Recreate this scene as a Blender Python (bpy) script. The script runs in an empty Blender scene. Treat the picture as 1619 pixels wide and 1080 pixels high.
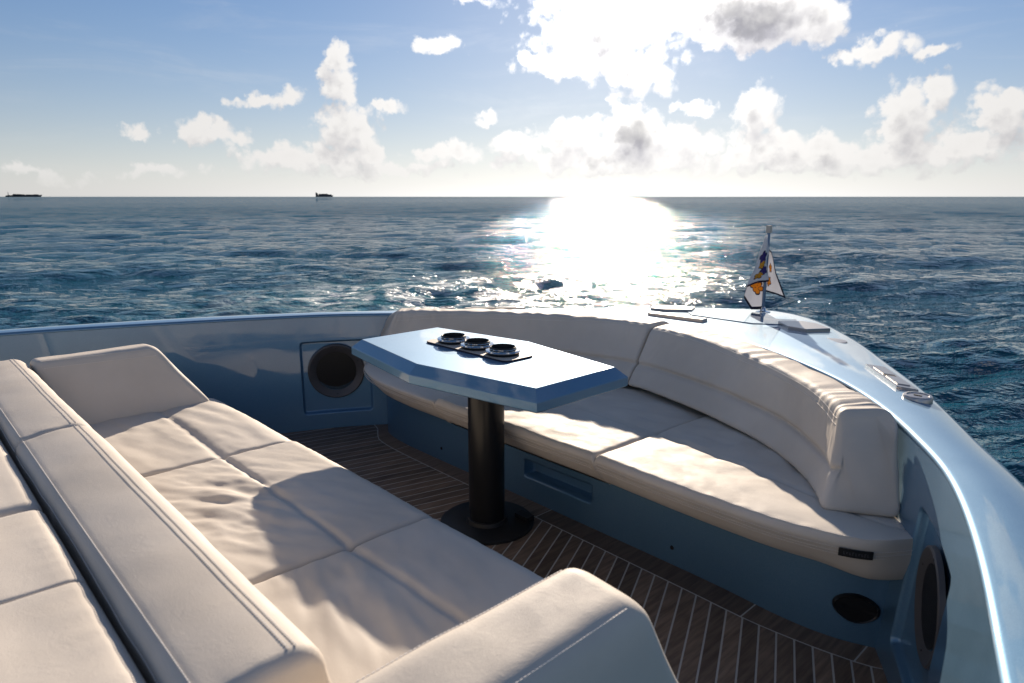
import bpy, bmesh, math
import numpy as np
from mathutils import Vector

rad = math.radians
S = bpy.context.scene
COL = S.collection

# ------------------------------------------------------------------ camera, sky, sun, exposure
# frame: x to port, y to the bow, z up, metres, origin on the cockpit floor under the table
FWD = (-0.7278, 0.6858)                       # heading of the view, horizontal
PITCH = 11.98
cam_d = bpy.data.cameras.new('camera'); cam = bpy.data.objects.new('camera', cam_d); COL.objects.link(cam)
cam.location = (1.941, -1.689, 1.30)
vd = Vector((FWD[0]*math.cos(rad(PITCH)), FWD[1]*math.cos(rad(PITCH)), -math.sin(rad(PITCH))))
cam.rotation_euler = vd.to_track_quat('-Z', 'Y').to_euler()
cam_d.sensor_width = 36; cam_d.lens = 24.0
cam_d.clip_start = 0.02; cam_d.clip_end = 100000
cam_d.dof.use_dof = True; cam_d.dof.focus_distance = 3.2; cam_d.dof.aperture_fstop = 5.0
S.camera = cam
S.cycles.max_bounces = 7; S.cycles.diffuse_bounces = 3; S.cycles.glossy_bounces = 4; S.cycles.sample_clamp_indirect = 8.0

SUN_EL = 18.0
SUN_AZ = math.atan2(-0.625, 0.78)             # from +y towards +x
sv = Vector((math.sin(SUN_AZ)*math.cos(rad(SUN_EL)), math.cos(SUN_AZ)*math.cos(rad(SUN_EL)), math.sin(rad(SUN_EL))))
sun_d = bpy.data.lights.new('sun', 'SUN'); sun = bpy.data.objects.new('sun', sun_d); COL.objects.link(sun)
sun.rotation_euler = sv.to_track_quat('Z', 'Y').to_euler()
sun_d.energy = 5.0; sun_d.angle = rad(0.6); sun_d.color = (1.0, 0.85, 0.68)

S.view_settings.view_transform = 'Standard'; S.view_settings.look = 'None'
S.view_settings.exposure = 0.8; S.view_settings.gamma = 1.0
S.view_settings.use_curve_mapping = False

W = bpy.data.worlds.new('World'); S.world = W; W.use_nodes = True
wt = W.node_tree; wt.nodes.clear()
W.cycles.sampling_method = 'MANUAL'; W.cycles.sample_map_resolution = 512

class NT:
    """tiny helper for wiring nodes"""
    def __init__(s, t): s.t = t
    def n(s, typ, **kw):
        nd = s.t.nodes.new(typ)
        for k, v in kw.items(): setattr(nd, k, v)
        return nd
    def set(s, sock, v):
        if isinstance(v, bpy.types.NodeSocket): s.t.links.new(v, sock)
        elif v is not None: sock.default_value = v
    def m(s, op, a, b=None, c=None, clamp=False):
        nd = s.n('ShaderNodeMath', operation=op, use_clamp=clamp)
        for i, v in enumerate((a, b, c)): 
            if v is not None: s.set(nd.inputs[i], v)
        return nd.outputs[0]
    def v(s, op, a, b=None, c=None, out=0):
        nd = s.n('ShaderNodeVectorMath', operation=op)
        for i, v in enumerate((a, b, c)):
            if v is not None: s.set(nd.inputs[i], v)
        return nd.outputs[out]
    def scale(s, a, k):
        nd = s.n('ShaderNodeVectorMath', operation='SCALE'); s.set(nd.inputs[0], a); s.set(nd.inputs['Scale'], k)
        return nd.outputs[0]
    def noise(s, vec, scale, detail=4, rough=0.5, out='Fac', dist=0.0):
        nd = s.n('ShaderNodeTexNoise'); s.set(nd.inputs['Vector'], vec)
        nd.inputs['Scale'].default_value = scale; nd.inputs['Detail'].default_value = detail
        nd.inputs['Roughness'].default_value = rough; nd.inputs['Distortion'].default_value = dist
        return nd.outputs[out]
    def smooth(s, x, a, b, lo=0.0, hi=1.0):
        nd = s.n('ShaderNodeMapRange', interpolation_type='SMOOTHSTEP')
        s.set(nd.inputs[0], x); nd.inputs[1].default_value = a; nd.inputs[2].default_value = b
        nd.inputs[3].default_value = lo; nd.inputs[4].default_value = hi
        return nd.outputs[0]
    def mix(s, f, a, b):
        nd = s.n('ShaderNodeMix', data_type='RGBA'); s.set(nd.inputs[0], f); s.set(nd.inputs[6], a); s.set(nd.inputs[7], b)
        return nd.outputs[2]

# clouds as (azimuth from the view heading, elevation, half width, half height) in degrees
CLOUDS = [(7.4,11.9,6.2,3.4),(3.5,10.2,3.0,1.3),(9.5,9.4,2.9,2.2),(9.8,14.2,8.8,2.5),(18.0,12.9,5.6,2.4,2.0),(22.5,12.3,2.1,2.0),(27.1,10.1,2.3,1.1),(29.8,9.7,1.6,0.5),(24.8,9.5,1.0,0.7),
 (-13.7,9.9,1.3,1.5),(-13.3,8.1,1.4,2.0),(-13.0,5.1,2.7,2.3),(-16.5,2.9,5.6,1.2),(-11.6,3.5,1.6,1.7),(-19.6,7.0,2.2,0.6),(-16.9,7.1,1.4,0.9),(-9.9,7.1,1.2,0.6),
 (-23.5,4.6,2.4,1.1),(-28.1,4.4,0.7,0.6),(-5.9,11.2,2.7,0.9),(-2.0,6.0,1.3,0.7),(-3.4,14.5,2.0,0.5),
 (-5.1,3.3,3.1,1.0),(0.5,3.8,2.6,1.3),(4.9,4.8,3.0,1.7),(9.8,4.6,3.2,2.5,1.45),(14.8,6.9,1.8,0.7),(18.7,6.1,1.6,2.3),(19.7,3.8,3.5,1.7),(23.7,3.5,2.5,1.4),
 (28.7,4.8,2.4,2.5),(30.6,6.8,1.0,1.4),(34.7,5.1,2.2,2.4),(31.7,3.0,3.9,1.3),(27.1,2.9,2.4,1.1),(-34.0,1.5,3.3,0.6),(-27.3,1.7,2.5,0.6),(7.2,3.0,9.5,1.6),(22.5,2.7,14.5,1.3),(-13.0,2.2,9.0,0.7),(37.0,22.0,3.4,2.8),(39.8,25.5,3.2,2.2),(35.0,26.5,2.0,1.4),(4.5,4.6,2.4,1.9),(14.0,4.4,3.0,1.7)]

def cloud_group():
    g = bpy.data.node_groups.new('cloud_density', 'ShaderNodeTree')
    g.interface.new_socket('Dir', in_out='INPUT', socket_type='NodeSocketVector')
    g.interface.new_socket('Density', in_out='OUTPUT', socket_type='NodeSocketFloat')
    k = NT(g)
    gi = k.n('NodeGroupInput'); go = k.n('NodeGroupOutput')
    d = gi.outputs[0]
    dn = k.v('NORMALIZE', d)
    w1 = k.v('SUBTRACT', k.noise(dn, 17.0, 2, 0.55, 'Color'), (0.5, 0.5, 0.5))
    w2 = k.v('SUBTRACT', k.noise(dn, 60.0, 3, 0.6, 'Color'), (0.5, 0.5, 0.5))
    dw = k.v('ADD', dn, k.v('ADD', k.scale(w1, 0.045), k.scale(w2, 0.022)))
    right = (FWD[1], -FWD[0], 0.0); fw = (FWD[0], FWD[1], 0.0)
    rx = k.v('DOT_PRODUCT', dw, right, out=1); fy = k.v('DOT_PRODUCT', dw, fw, out=1)
    sep = k.n('ShaderNodeSeparateXYZ'); k.set(sep.inputs[0], dw)
    az = k.m('MULTIPLY', k.m('ARCTAN2', rx, fy), 57.29578)
    el = k.m('MULTIPLY', k.m('ARCSINE', k.m('MINIMUM', k.m('MAXIMUM', sep.outputs[2], -1.0), 1.0)), 57.29578)
    cx = k.n('ShaderNodeCombineXYZ'); k.set(cx.inputs[0], az); k.set(cx.inputs[1], el)
    uv = cx.outputs[0]
    mn = None
    for (a, e, ra, re, *tk) in CLOUDS:
        w = tk[0] if tk else min(1.0, 0.40 + 0.4*min(ra, re))
        t = k.v('LENGTH', k.v('MULTIPLY_ADD', uv, (w/ra, w/re, 0), (-w*a/ra, -w*e/re, 0)), out=1)
        t = k.m('SUBTRACT', w, t)
        mn = t if mn is None else k.m('MAXIMUM', mn, t)
    # scattered cumulus over the rest of the sky, on all sides
    low = k.noise(dn, 3.1, 2, 0.5)
    gen = k.m('MULTIPLY', k.m('SUBTRACT', low, 0.585), 5.0)
    away = k.m('MAXIMUM', k.smooth(k.m('ABSOLUTE', az), 37.0, 44.0), k.smooth(el, 15.5, 21.0))
    gen = k.m('SUBTRACT', k.m('MULTIPLY', gen, away), k.m('MULTIPLY', k.m('SUBTRACT', 1.0, away), 2.0))
    f = k.m('MAXIMUM', mn, k.m('MINIMUM', gen, 0.7))
    fb = k.noise(dn, 30.0, 6, 0.62)
    vo = k.n('ShaderNodeTexVoronoi', feature='F1', normalize=False); k.set(vo.inputs['Vector'], k.v('ADD', dn, k.scale(w2, 0.012)))
    vo.inputs['Scale'].default_value = 46.0; vo.inputs['Detail'].default_value = 1.0; vo.inputs['Roughness'].default_value = 0.5
    dens = k.m('ADD', f, k.m('MULTIPLY', k.m('SUBTRACT', fb, 0.5), 1.5))
    dens = k.m('ADD', dens, k.m('MULTIPLY', k.m('SUBTRACT', 0.74, vo.outputs['Distance']), 0.58))
    g.links.new(dens, go.inputs[0])
    return g

def build_world():
    k = NT(wt)
    geo = k.n('ShaderNodeTexCoord')
    d = geo.outputs['Generated']
    sky = k.n('ShaderNodeTexSky', sky_type='NISHITA', sun_disc=False, sun_elevation=rad(SUN_EL), sun_rotation=SUN_AZ)
    sky.altitude = 0; sky.air_density = 0.75; sky.dust_density = 0.15; sky.ozone_density = 3.0
    grp = cloud_group()
    def dens(vec):
        nd = k.n('ShaderNodeGroup'); nd.node_tree = grp; k.set(nd.inputs[0], vec); return nd.outputs[0]
    d0 = dens(d)
    d1 = dens(k.v('ADD', d, (sv.x*0.030, sv.y*0.030, sv.z*0.030 + 0.018)))
    alpha = k.smooth(d0, -0.10, 0.36)
    thick = k.smooth(d0, 0.40, 1.55)
    lit = k.m('ADD', 0.86, k.m('MULTIPLY', k.m('SUBTRACT', d0, d1), 0.60))
    shade = k.m('SUBTRACT', lit, k.m('MULTIPLY', thick, 0.85), clamp=True)
    cs = k.v('DOT_PRODUCT', k.v('NORMALIZE', d), tuple(sv), out=1)
    ang = k.m('ARCCOSINE', k.m('MINIMUM', cs, 1.0))
    glow = k.m('POWER', 2.718, k.m('MULTIPLY', ang, -8.0))
    ccol = k.mix(shade, (0.50, 0.49, 0.53, 1), (1.0, 0.975, 0.95, 1))
    bright = k.m('ADD', 8.2, k.m('MULTIPLY', k.m('MULTIPLY', glow, 28.0), k.m('SUBTRACT', 1.0, k.m('MULTIPLY', thick, 0.92))))
    cc = k.scale(ccol, bright)
    sep = k.n('ShaderNodeSeparateXYZ'); k.set(sep.inputs[0], d)
    # sea haze: the lowest few degrees lose their colour
    bw0 = k.n('ShaderNodeRGBToBW'); k.set(bw0.inputs[0], sky.outputs[0])
    skc = k.scale(sky.outputs[0], k.m('DIVIDE', 1.22, k.m('ADD', 1.0, k.m('MULTIPLY', bw0.outputs[0], 0.055))))
    hs = k.n('ShaderNodeHueSaturation'); hs.inputs['Saturation'].default_value = 1.12; k.set(hs.inputs['Color'], skc)
    bw = k.n('ShaderNodeRGBToBW'); k.set(bw.inputs[0], sky.outputs[0])
    neutral = k.scale((1.0, 0.985, 0.965), k.m('MULTIPLY', k.m('MULTIPLY', k.m('DIVIDE', bw.outputs[0], k.m('ADD', 1.0, k.m('MULTIPLY', bw.outputs[0], 0.055))), 1.0), 1.22))
    hz = k.m('POWER', 2.718, k.m('MULTIPLY', k.m('MAXIMUM', sep.outputs[2], 0.0), -6.5))
    skyc = k.mix(hz, hs.outputs[0], neutral)
    veil = k.noise(k.v('MULTIPLY', d, (3.0, 3.0, 16.0)), 1.6, 5, 0.6, dist=0.6)
    alpha = k.m('MAXIMUM', alpha, k.m('MULTIPLY', k.smooth(veil, 0.48, 0.80), 0.14))
    a2 = k.m('MULTIPLY', alpha, k.smooth(sep.outputs[2], 0.008, 0.05, 0.35, 0.97))
    col = k.mix(a2, skyc, cc)
    bg = k.n('ShaderNodeBackground'); k.set(bg.inputs[0], col); bg.inputs[1].default_value = 0.058
    out = k.n('ShaderNodeOutputWorld'); wt.links.new(bg.outputs[0], out.inputs[0])
build_world()

# ------------------------------------------------------------------ helpers
def sprop(o, label=None, cat=None, group=None, kind=None):
    if label: o['label'] = label
    if cat: o['category'] = cat
    if group: o['group'] = group
    if kind: o['kind'] = kind
    return o
def empty(name, loc=(0, 0, 0)):
    o = bpy.data.objects.new(name, None); COL.objects.link(o); o.location = loc; o.empty_display_size = 0.1; return o
def mesh_obj(name, verts, faces, mat, parent=None, smooth=True, sharp=40):
    me = bpy.data.meshes.new(name)
    me.from_pydata([tuple(map(float, v)) for v in verts], [], [tuple(map(int, f)) for f in faces])
    bm = bmesh.new(); bm.from_mesh(me)
    bmesh.ops.recalc_face_normals(bm, faces=bm.faces); bm.to_mesh(me); bm.free()
    if smooth:
        me.polygons.foreach_set('use_smooth', [True]*len(me.polygons))
        if sharp: me.set_sharp_from_angle(angle=rad(sharp))
    me.materials.append(mat)
    o = bpy.data.objects.new(name, me); COL.objects.link(o)
    if parent is not None:
        o.parent = parent; o.matrix_parent_inverse = Vector_inv(parent)
    return o
def Vector_inv(p):
    from mathutils import Matrix
    M = Matrix.Identity(4); q = p
    while q is not None:
        M = Matrix.Translation(q.location) @ M if q.type == 'EMPTY' else M
        break                                     # meshes are modelled in scene coordinates: only an Empty is offset
    return M.inverted()

class MB:
    """collects vertices and faces of one mesh"""
    def __init__(s): s.v = []; s.f = []
    def add(s, verts, faces):
        n = len(s.v); s.v += [tuple(p) for p in verts]; s.f += [tuple(i+n for i in f) for f in faces]; return s
    def prism(s, poly, z0, z1, poly2=None):
        p2 = poly2 or poly; n = len(poly)
        vs = [(x, y, z0) for x, y in poly] + [(x, y, z1) for x, y in p2]
        fs = [tuple(range(n))[::-1], tuple(range(n, 2*n))] + [(i, (i+1) % n, n+(i+1) % n, n+i) for i in range(n)]
        return s.add(vs, fs)
    def box(s, c, h, R=None):
        vs = []
        for sx in (-1, 1):
            for sy in (-1, 1):
                for sz in (-1, 1):
                    p = Vector((sx*h[0], sy*h[1], sz*h[2]))
                    if R is not None: p = R @ p
                    vs.append((c[0]+p.x, c[1]+p.y, c[2]+p.z))
        return s.add(vs, [(0,1,3,2),(4,6,7,5),(0,4,5,1),(2,3,7,6),(0,2,6,4),(1,5,7,3)])
    def lathe(s, prof, n=48, c=(0, 0, 0), R=None, closed=False):
        vs = []; m = len(prof)
        for i in range(n):
            a = 2*math.pi*i/n
            for r, z in prof:
                p = Vector((r*math.cos(a), r*math.sin(a), z))
                if R is not None: p = R @ p
                vs.append((c[0]+p.x, c[1]+p.y, c[2]+p.z))
        fs = []
        mm = m if closed else m-1
        for i in range(n):
            for j in range(mm):
                a, b = i*m+j, i*m+(j+1) % m; c2, d = ((i+1) % n)*m+(j+1) % m, ((i+1) % n)*m+j
                fs.append((a, d, c2, b))
        if not closed:
            if prof[0][0] > 1e-6: fs.append(tuple(i*m for i in range(n)))
            if prof[-1][0] > 1e-6: fs.append(tuple(i*m+m-1 for i in range(n)))
        return s.add(vs, fs)
    def obj(s, name, mat, parent=None, smooth=True, sharp=40):
        return mesh_obj(name, s.v, s.f, mat, parent, smooth, sharp)

def grid_faces(n, m, wrap_n=False, wrap_m=False):
    nn = n if wrap_n else n-1; mm = m if wrap_m else m-1
    i = np.arange(nn)[:, None]; j = np.arange(mm)[None, :]
    a = i*m+j; b = i*m+(j+1) % m; c = ((i+1) % n)*m+(j+1) % m; d = ((i+1) % n)*m+j
    return np.stack([a, d, c, b], -1).reshape(-1, 4)

rng = np.random.default_rng(7)
_perm = rng.permutation(256); _perm = np.concatenate([_perm, _perm])
_g3 = rng.normal(size=(256, 3)); _g3 /= np.linalg.norm(_g3, axis=1)[:, None]
def pnoise(x, y, z=0.0):
    x, y, z = np.broadcast_arrays(np.asarray(x, float), np.asarray(y, float), np.asarray(z, float))
    xi, yi, zi = [np.floor(t).astype(int) for t in (x, y, z)]
    xf, yf, zf = x-xi, y-yi, z-zi
    f = lambda t: t*t*t*(t*(t*6-15)+10)
    u, v, w = f(xf), f(yf), f(zf); r = 0
    for dx in (0, 1):
        for dy in (0, 1):
            for dz in (0, 1):
                h = _perm[(_perm[(_perm[(xi+dx) & 255]+yi+dy) & 255]+zi+dz) & 255]
                g = _g3[h]
                dot = g[..., 0]*(xf-dx)+g[..., 1]*(yf-dy)+g[..., 2]*(zf-dz)
                r = r + dot*(u if dx else 1-u)*(v if dy else 1-v)*(w if dz else 1-w)
    return r

def spline(pts, n, endless=False):
    """Catmull-Rom through pts, n samples, even in control index"""
    P = np.asarray(pts, float); k = len(P)
    if k == 2: t = np.linspace(0, 1, n)[:, None]; return P[0]*(1-t)+P[1]*t
    Q = np.vstack([2*P[0]-P[1], P, 2*P[-1]-P[-2]])
    t = np.linspace(0, k-1, n); i = np.minimum(t.astype(int), k-2); f = (t-i)[:, None]
    p0, p1, p2, p3 = Q[i], Q[i+1], Q[i+2], Q[i+3]
    return 0.5*((2*p1)+(-p0+p2)*f+(2*p0-5*p1+4*p2-p3)*f**2+(-p0+3*p1-3*p2+p3)*f**3)
def even(P, n):
    """resample a polyline evenly by length"""
    P = np.asarray(P, float); s = np.r_[0, np.cumsum(np.linalg.norm(np.diff(P, axis=0), axis=1))]
    t = np.linspace(0, s[-1], n)
    return np.stack([np.interp(t, s, P[:, i]) for i in range(P.shape[1])], 1)
def arc_at(P, u):
    P = np.asarray(P, float); s = np.r_[0, np.cumsum(np.linalg.norm(np.diff(P, axis=0), axis=1))]
    t = np.asarray(u)*s[-1]
    return np.stack([np.interp(t, s, P[:, i]) for i in range(P.shape[1])], -1)
def smoothstep(x, a, b):
    t = np.clip((x-a)/(b-a), 0, 1); return t*t*(3-2*t)
def sd_rrect(x, y, cx, cy, hx, hy, r):
    qx = np.abs(x-cx)-hx+r; qy = np.abs(y-cy)-hy+r
    return np.hypot(np.maximum(qx, 0), np.maximum(qy, 0))+np.minimum(np.maximum(qx, qy), 0)-r

# ------------------------------------------------------------------ materials
def pmat(name, base, rough=0.5, metal=0.0, coat=0.0, coat_rough=0.03, build=None, **kw):
    m = bpy.data.materials.new(name); m.use_nodes = True
    b = m.node_tree.nodes['Principled BSDF']
    b.inputs['Base Color'].default_value = (*base, 1); b.inputs['Roughness'].default_value = rough
    b.inputs['Metallic'].default_value = metal; b.inputs['Coat Weight'].default_value = coat
    b.inputs['Coat Roughness'].default_value = coat_rough
    for a, v in kw.items(): b.inputs[a.replace('_', ' ')].default_value = v
    if build: build(NT(m.node_tree), b)
    return m
def bump(k, b, h, strength, dist=0.001):
    nd = k.n('ShaderNodeBump'); nd.inputs['Strength'].default_value = strength; nd.inputs['Distance'].default_value = dist
    k.set(nd.inputs['Height'], h); k.t.links.new(nd.outputs[0], b.inputs['Normal'])
def obj_co(k): return k.n('ShaderNodeTexCoord').outputs['Object']

def b_paint(k, b):
    co = obj_co(k)
    fl = k.noise(co, 900.0, 1, 0.5)
    c = k.mix(k.smooth(fl, 0.3, 0.7), (0.095, 0.215, 0.345, 1), (0.150, 0.290, 0.43, 1))
    k.set(b.inputs['Base Color'], c)
    k.set(b.inputs['Roughness'], k.smooth(k.noise(co, 5.0, 4, 0.6), 0.3, 0.7, 0.54, 0.60))
    k.set(b.inputs['Coat Roughness'], k.smooth(k.noise(co, 7.0, 6, 0.7, dist=1.0), 0.42, 0.72, 0.02, 0.10))
M_PAINT = pmat('blue_metallic_paint', (0.18, 0.33, 0.45), 0.40, 0.76, 1.0, 0.03, b_paint, Coat_IOR=1.52)

def b_leather(k, b):
    co = obj_co(k)
    n1 = k.noise(co, 3.0, 4, 0.55); n2 = k.noise(co, 420.0, 2, 0.5)
    vor = k.n('ShaderNodeTexVoronoi'); k.set(vor.inputs['Vector'], co); vor.inputs['Scale'].default_value = 650.0
    k.set(b.inputs['Base Color'], k.mix(k.smooth(n1, 0.3, 0.75), (0.545, 0.492, 0.432, 1), (0.62, 0.566, 0.505, 1)))
    k.set(b.inputs['Roughness'], k.smooth(k.noise(co, 14.0, 3, 0.6), 0.3, 0.7, 0.54, 0.66))
    cr = k.noise(co, 21.0, 4, 0.62, dist=1.4)
    crease = k.m('MULTIPLY', k.m('ABSOLUTE', k.m('SUBTRACT', cr, 0.5)), 3.2)
    bump(k, b, k.m('ADD', k.m('ADD', vor.outputs[0], k.m('MULTIPLY', n2, 0.6)), crease), 0.30, 0.0007)
M_LEATHER = pmat('cream_leather', (0.62, 0.55, 0.47), 0.5, 0, 0.0, build=b_leather, Specular_IOR_Level=0.12)
M_STITCH = pmat('pale_thread', (0.74, 0.70, 0.66), 0.7)
M_SEAM = pmat('seam_welt', (0.30, 0.27, 0.24), 0.7)

def b_teak(k, b):
    co = obj_co(k)
    oi = k.n('ShaderNodeObjectInfo').outputs['Random']
    mp = k.v('MULTIPLY', co, (60.0, 5.0, 20.0))
    off = k.n('ShaderNodeCombineXYZ'); k.set(off.inputs[1], k.m('MULTIPLY', oi, 37.0))
    g = k.noise(k.v('ADD', mp, off.outputs[0]), 1.0, 6, 0.65)
    c = k.mix(k.smooth(g, 0.3, 0.72), (0.115, 0.074, 0.050, 1), (0.235, 0.165, 0.118, 1))
    t = k.m('ADD', 0.68, k.m('MULTIPLY', oi, 0.62))
    k.set(b.inputs['Base Color'], k.scale(c, t))
    bump(k, b, g, 0.35, 0.0008)
M_TEAK = pmat('weathered_teak', (0.13, 0.095, 0.07), 0.55, build=b_teak)
M_CAULK = pmat('grey_caulk', (0.50, 0.475, 0.44), 0.6)
M_BLACK = pmat('black_gloss', (0.012, 0.012, 0.013), 0.30, 0, 0.0, Specular_IOR_Level=0.35)
M_BLACKM = pmat('black_matt', (0.012, 0.012, 0.013), 0.5)
M_RUBBER = pmat('black_gap', (0.006, 0.006, 0.007), 0.8)
M_STEEL = pmat('polished_steel', (0.72, 0.72, 0.72), 0.10, 1.0)
M_BRUSH = pmat('brushed_steel', (0.42, 0.40, 0.39), 0.34, 1.0)
M_GREYRING = pmat('grey_speaker_ring', (0.085, 0.078, 0.078), 0.45, 0.2)
M_PLATE = pmat('tan_plate', (0.50, 0.43, 0.36), 0.5)
M_NAVY = pmat('navy_band', (0.012, 0.014, 0.035), 0.7)

# ------------------------------------------------------------------ sea
SEA_Z = -0.55
WIND = math.atan2(sv.y, sv.x) + rad(18)
def b_sea(k, b):
    geo = k.n('ShaderNodeNewGeometry'); pos = geo.outputs['Position']
    sep = k.n('ShaderNodeSeparateXYZ'); k.set(sep.inputs[0], pos)
    flat = k.n('ShaderNodeCombineXYZ'); k.set(flat.inputs[0], sep.outputs[0]); k.set(flat.inputs[1], sep.outputs[1])
    p = flat.outputs[0]
    r = k.v('LENGTH', p, out=1)
    # foam on the disturbed water off the starboard bow
    wx = k.v('ADD', p, k.scale(k.v('SUBTRACT', k.noise(p, 0.5, 3, 0.6, 'Color'), (0.5, 0.5, 0.5)), 2.2))
    e1 = k.v('LENGTH', k.v('MULTIPLY', k.v('SUBTRACT', wx, (-9.3, 6.0, 0.0)), (0.40, 0.30, 0)), out=1)
    e2 = k.v('LENGTH', k.v('MULTIPLY', k.v('SUBTRACT', wx, (-7.6, 9.6, 0.0)), (0.40, 0.22, 0)), out=1)
    e = k.m('MINIMUM', e1, e2)
    lace = k.noise(wx, 1.5, 7, 0.68, dist=0.8)
    fm = k.m('MULTIPLY', k.smooth(e, 1.5, 0.3), k.smooth(lace, 0.44, 0.60))
    deep = k.mix(k.smooth(k.noise(p, 0.05, 3, 0.5), 0.3, 0.7), (0.003, 0.058, 0.095, 1), (0.005, 0.080, 0.112, 1))
    deep = k.mix(k.smooth(e, 1.6, 0.4, 0.0, 0.75), deep, (0.02, 0.17, 0.19, 1))      # aerated water of the wake
    k.set(b.inputs['Base Color'], k.mix(fm, deep, (0.70, 0.74, 0.74, 1)))
    k.set(b.inputs['Roughness'], k.m('ADD', k.smooth(r, 20.0, 1200.0, 0.015, 0.06), k.m('MULTIPLY', fm, 0.5)))
    b.inputs['IOR'].default_value = 1.333; b.inputs['Specular IOR Level'].default_value = 0.38
    wd = (math.cos(WIND), math.sin(WIND), 0.0); wc = (-math.sin(WIND), math.cos(WIND), 0.0)
    cb = k.n('ShaderNodeCombineXYZ'); k.set(cb.inputs[0], k.v('DOT_PRODUCT', p, wd, out=1)); k.set(cb.inputs[1], k.m('MULTIPLY', k.v('DOT_PRODUCT', p, wc, out=1), 0.5))
    q = cb.outputs[0]
    n1 = k.noise(q, 3.0, 4, 0.6, dist=0.3)
    n2 = k.noise(p, 9.0, 2, 0.55)
    n3 = k.noise(q, 1.1, 3, 0.6, dist=0.3)
    n4 = k.noise(q, 0.40, 4, 0.62, dist=0.3)
    h = k.m('ADD', k.m('MULTIPLY', n1, k.smooth(r, 18.0, 120.0, 0.24, 0.11)), k.m('MULTIPLY', n2, 0.022))
    h = k.m('ADD', h, k.m('MULTIPLY', k.m('MULTIPLY', n3, 0.13), k.smooth(r, 15.0, 90.0)))
    h = k.m('ADD', h, k.m('MULTIPLY', k.m('MULTIPLY', n4, 0.30), k.smooth(r, 250.0, 1500.0)))
    nd = k.n('ShaderNodeBump'); nd.inputs['Strength'].default_value = 1.0; nd.inputs['Distance'].default_value = 1.0
    k.set(nd.inputs['Height'], h); k.t.links.new(nd.outputs[0], b.inputs['Normal'])
def b_sea_far(k, b):
    b_sea(k, b)
    # beyond a few dozen metres the facets that face the viewer are smaller than a pixel: body colour shows between reflections
    geo = k.n('ShaderNodeNewGeometry'); r = k.v('LENGTH', geo.outputs['Position'], out=1)
    df = k.n('ShaderNodeBsdfDiffuse'); df.inputs[0].default_value = (0.008, 0.068, 0.125, 1)
    mx = k.n('ShaderNodeMixShader'); k.set(mx.inputs[0], k.smooth(r, 6.0, 90.0, 0.12, 0.66))
    out = [n for n in k.t.nodes if n.type == 'OUTPUT_MATERIAL'][0]
    k.t.links.new(b.outputs[0], mx.inputs[1]); k.t.links.new(df.outputs[0], mx.inputs[2]); k.t.links.new(mx.outputs[0], out.inputs[0])
M_SEA = pmat('sea_water', (0.005, 0.03, 0.05), 0.06, build=b_sea_far)

def build_sea():
    va = math.degrees(math.atan2(FWD[1], FWD[0]))
    A = np.unique(np.r_[np.arange(-55, 55, 0.125), np.arange(55, 305.1, 1.6)])
    A = A[:-1] if A[-1] >= 305 else A
    a = np.radians(A + va)
    R = [0.15]
    while R[-1] < 2.6: R.append(R[-1]*1.06)
    while R[-1] < 320: R.append(R[-1]*1.0105)
    while R[-1] < 45000: R.append(R[-1]*1.035)
    R = np.array(R)
    X = np.cos(a)[None, :]*R[:, None]; Y = np.sin(a)[None, :]*R[:, None]
    cell = np.maximum(np.gradient(R), R*rad(0.25))[:, None]
    Z = np.zeros_like(X); rg = np.random.default_rng(11)
    main = WIND
    for i in range(85):
        lam = 0.45*(9/0.45)**(rg.random()**1.15)
        th = main + rg.normal()*0.55
        amp = 0.0105*lam**0.78*(0.5+rg.random())*0.38
        kx, ky = 2*math.pi/lam*math.cos(th), 2*math.pi/lam*math.sin(th); ph = rg.random()*6.283
        fade = np.clip((lam/cell-3.0)/3.0, 0, 1)
        c = np.sin(kx*X+ky*Y+ph)
        Z += fade*amp*(c+0.30*np.cos(2*(kx*X+ky*Y+ph)))
    # choppy wake hump
    q = np.exp(-(((X+8.6)/3.0)**2+((Y-7.4)/3.2)**2))
    Z += q*(0.13*pnoise(X*0.7, Y*0.7, 3.3)+0.07*pnoise(X*1.9, Y*1.9, 1.2))
    Z += SEA_Z
    n, m = X.shape
    V = np.stack([X, Y, Z], -1).reshape(-1, 3); F = grid_faces(n, m, False, True)
    me = bpy.data.meshes.new('sea')
    me.vertices.add(len(V)); me.vertices.foreach_set('co', V.astype(np.float32).ravel())
    me.loops.add(F.size); me.loops.foreach_set('vertex_index', F.astype(np.int32).ravel())
    me.polygons.add(len(F)); me.polygons.foreach_set('loop_start', np.arange(0, F.size, 4, dtype=np.int32))
    me.polygons.foreach_set('use_smooth', np.ones(len(F), bool))
    me.update(calc_edges=True); me.validate()
    if me.polygons[0].normal.z < 0: me.flip_normals()
    me.materials.append(M_SEA)
    o = bpy.data.objects.new('sea', me); COL.objects.link(o); sprop(o, kind='structure', label='dark blue choppy open sea reaching the horizon', cat='sea')
build_sea()

# ------------------------------------------------------------------ yacht shell
OUT_R = [(2.42,-4.6),(2.36,-3.6),(2.27,-2.4),(2.15,-1.26),(1.97,-.45),(1.72,.15),(1.50,.55),(1.26,.98),(1.0,1.38),(.67,1.87),(.30,2.30),(0,2.46)]
IN_R  = [(2.22,-4.6),(2.16,-3.6),(2.08,-2.4),(1.95,-1.26),(1.76,-.50),(1.57,.05),(1.38,.39),(1.17,.68),(.93,.92),(.55,1.19),(.22,1.33),(0,1.36)]
def full(R): return R + [(-x, y) for x, y in R[-2::-1]]
NP = 331
OUTER = spline(full(OUT_R), NP); INNER = spline(full(IN_R), NP)
def nrm2(P):
    t = np.gradient(P, axis=0); t /= np.linalg.norm(t, axis=1)[:, None]
    return np.stack([t[:, 1], -t[:, 0]], 1)          # points outboard when walking port-aft -> bow -> starboard
NO, NI = nrm2(OUTER), nrm2(INNER)
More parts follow.
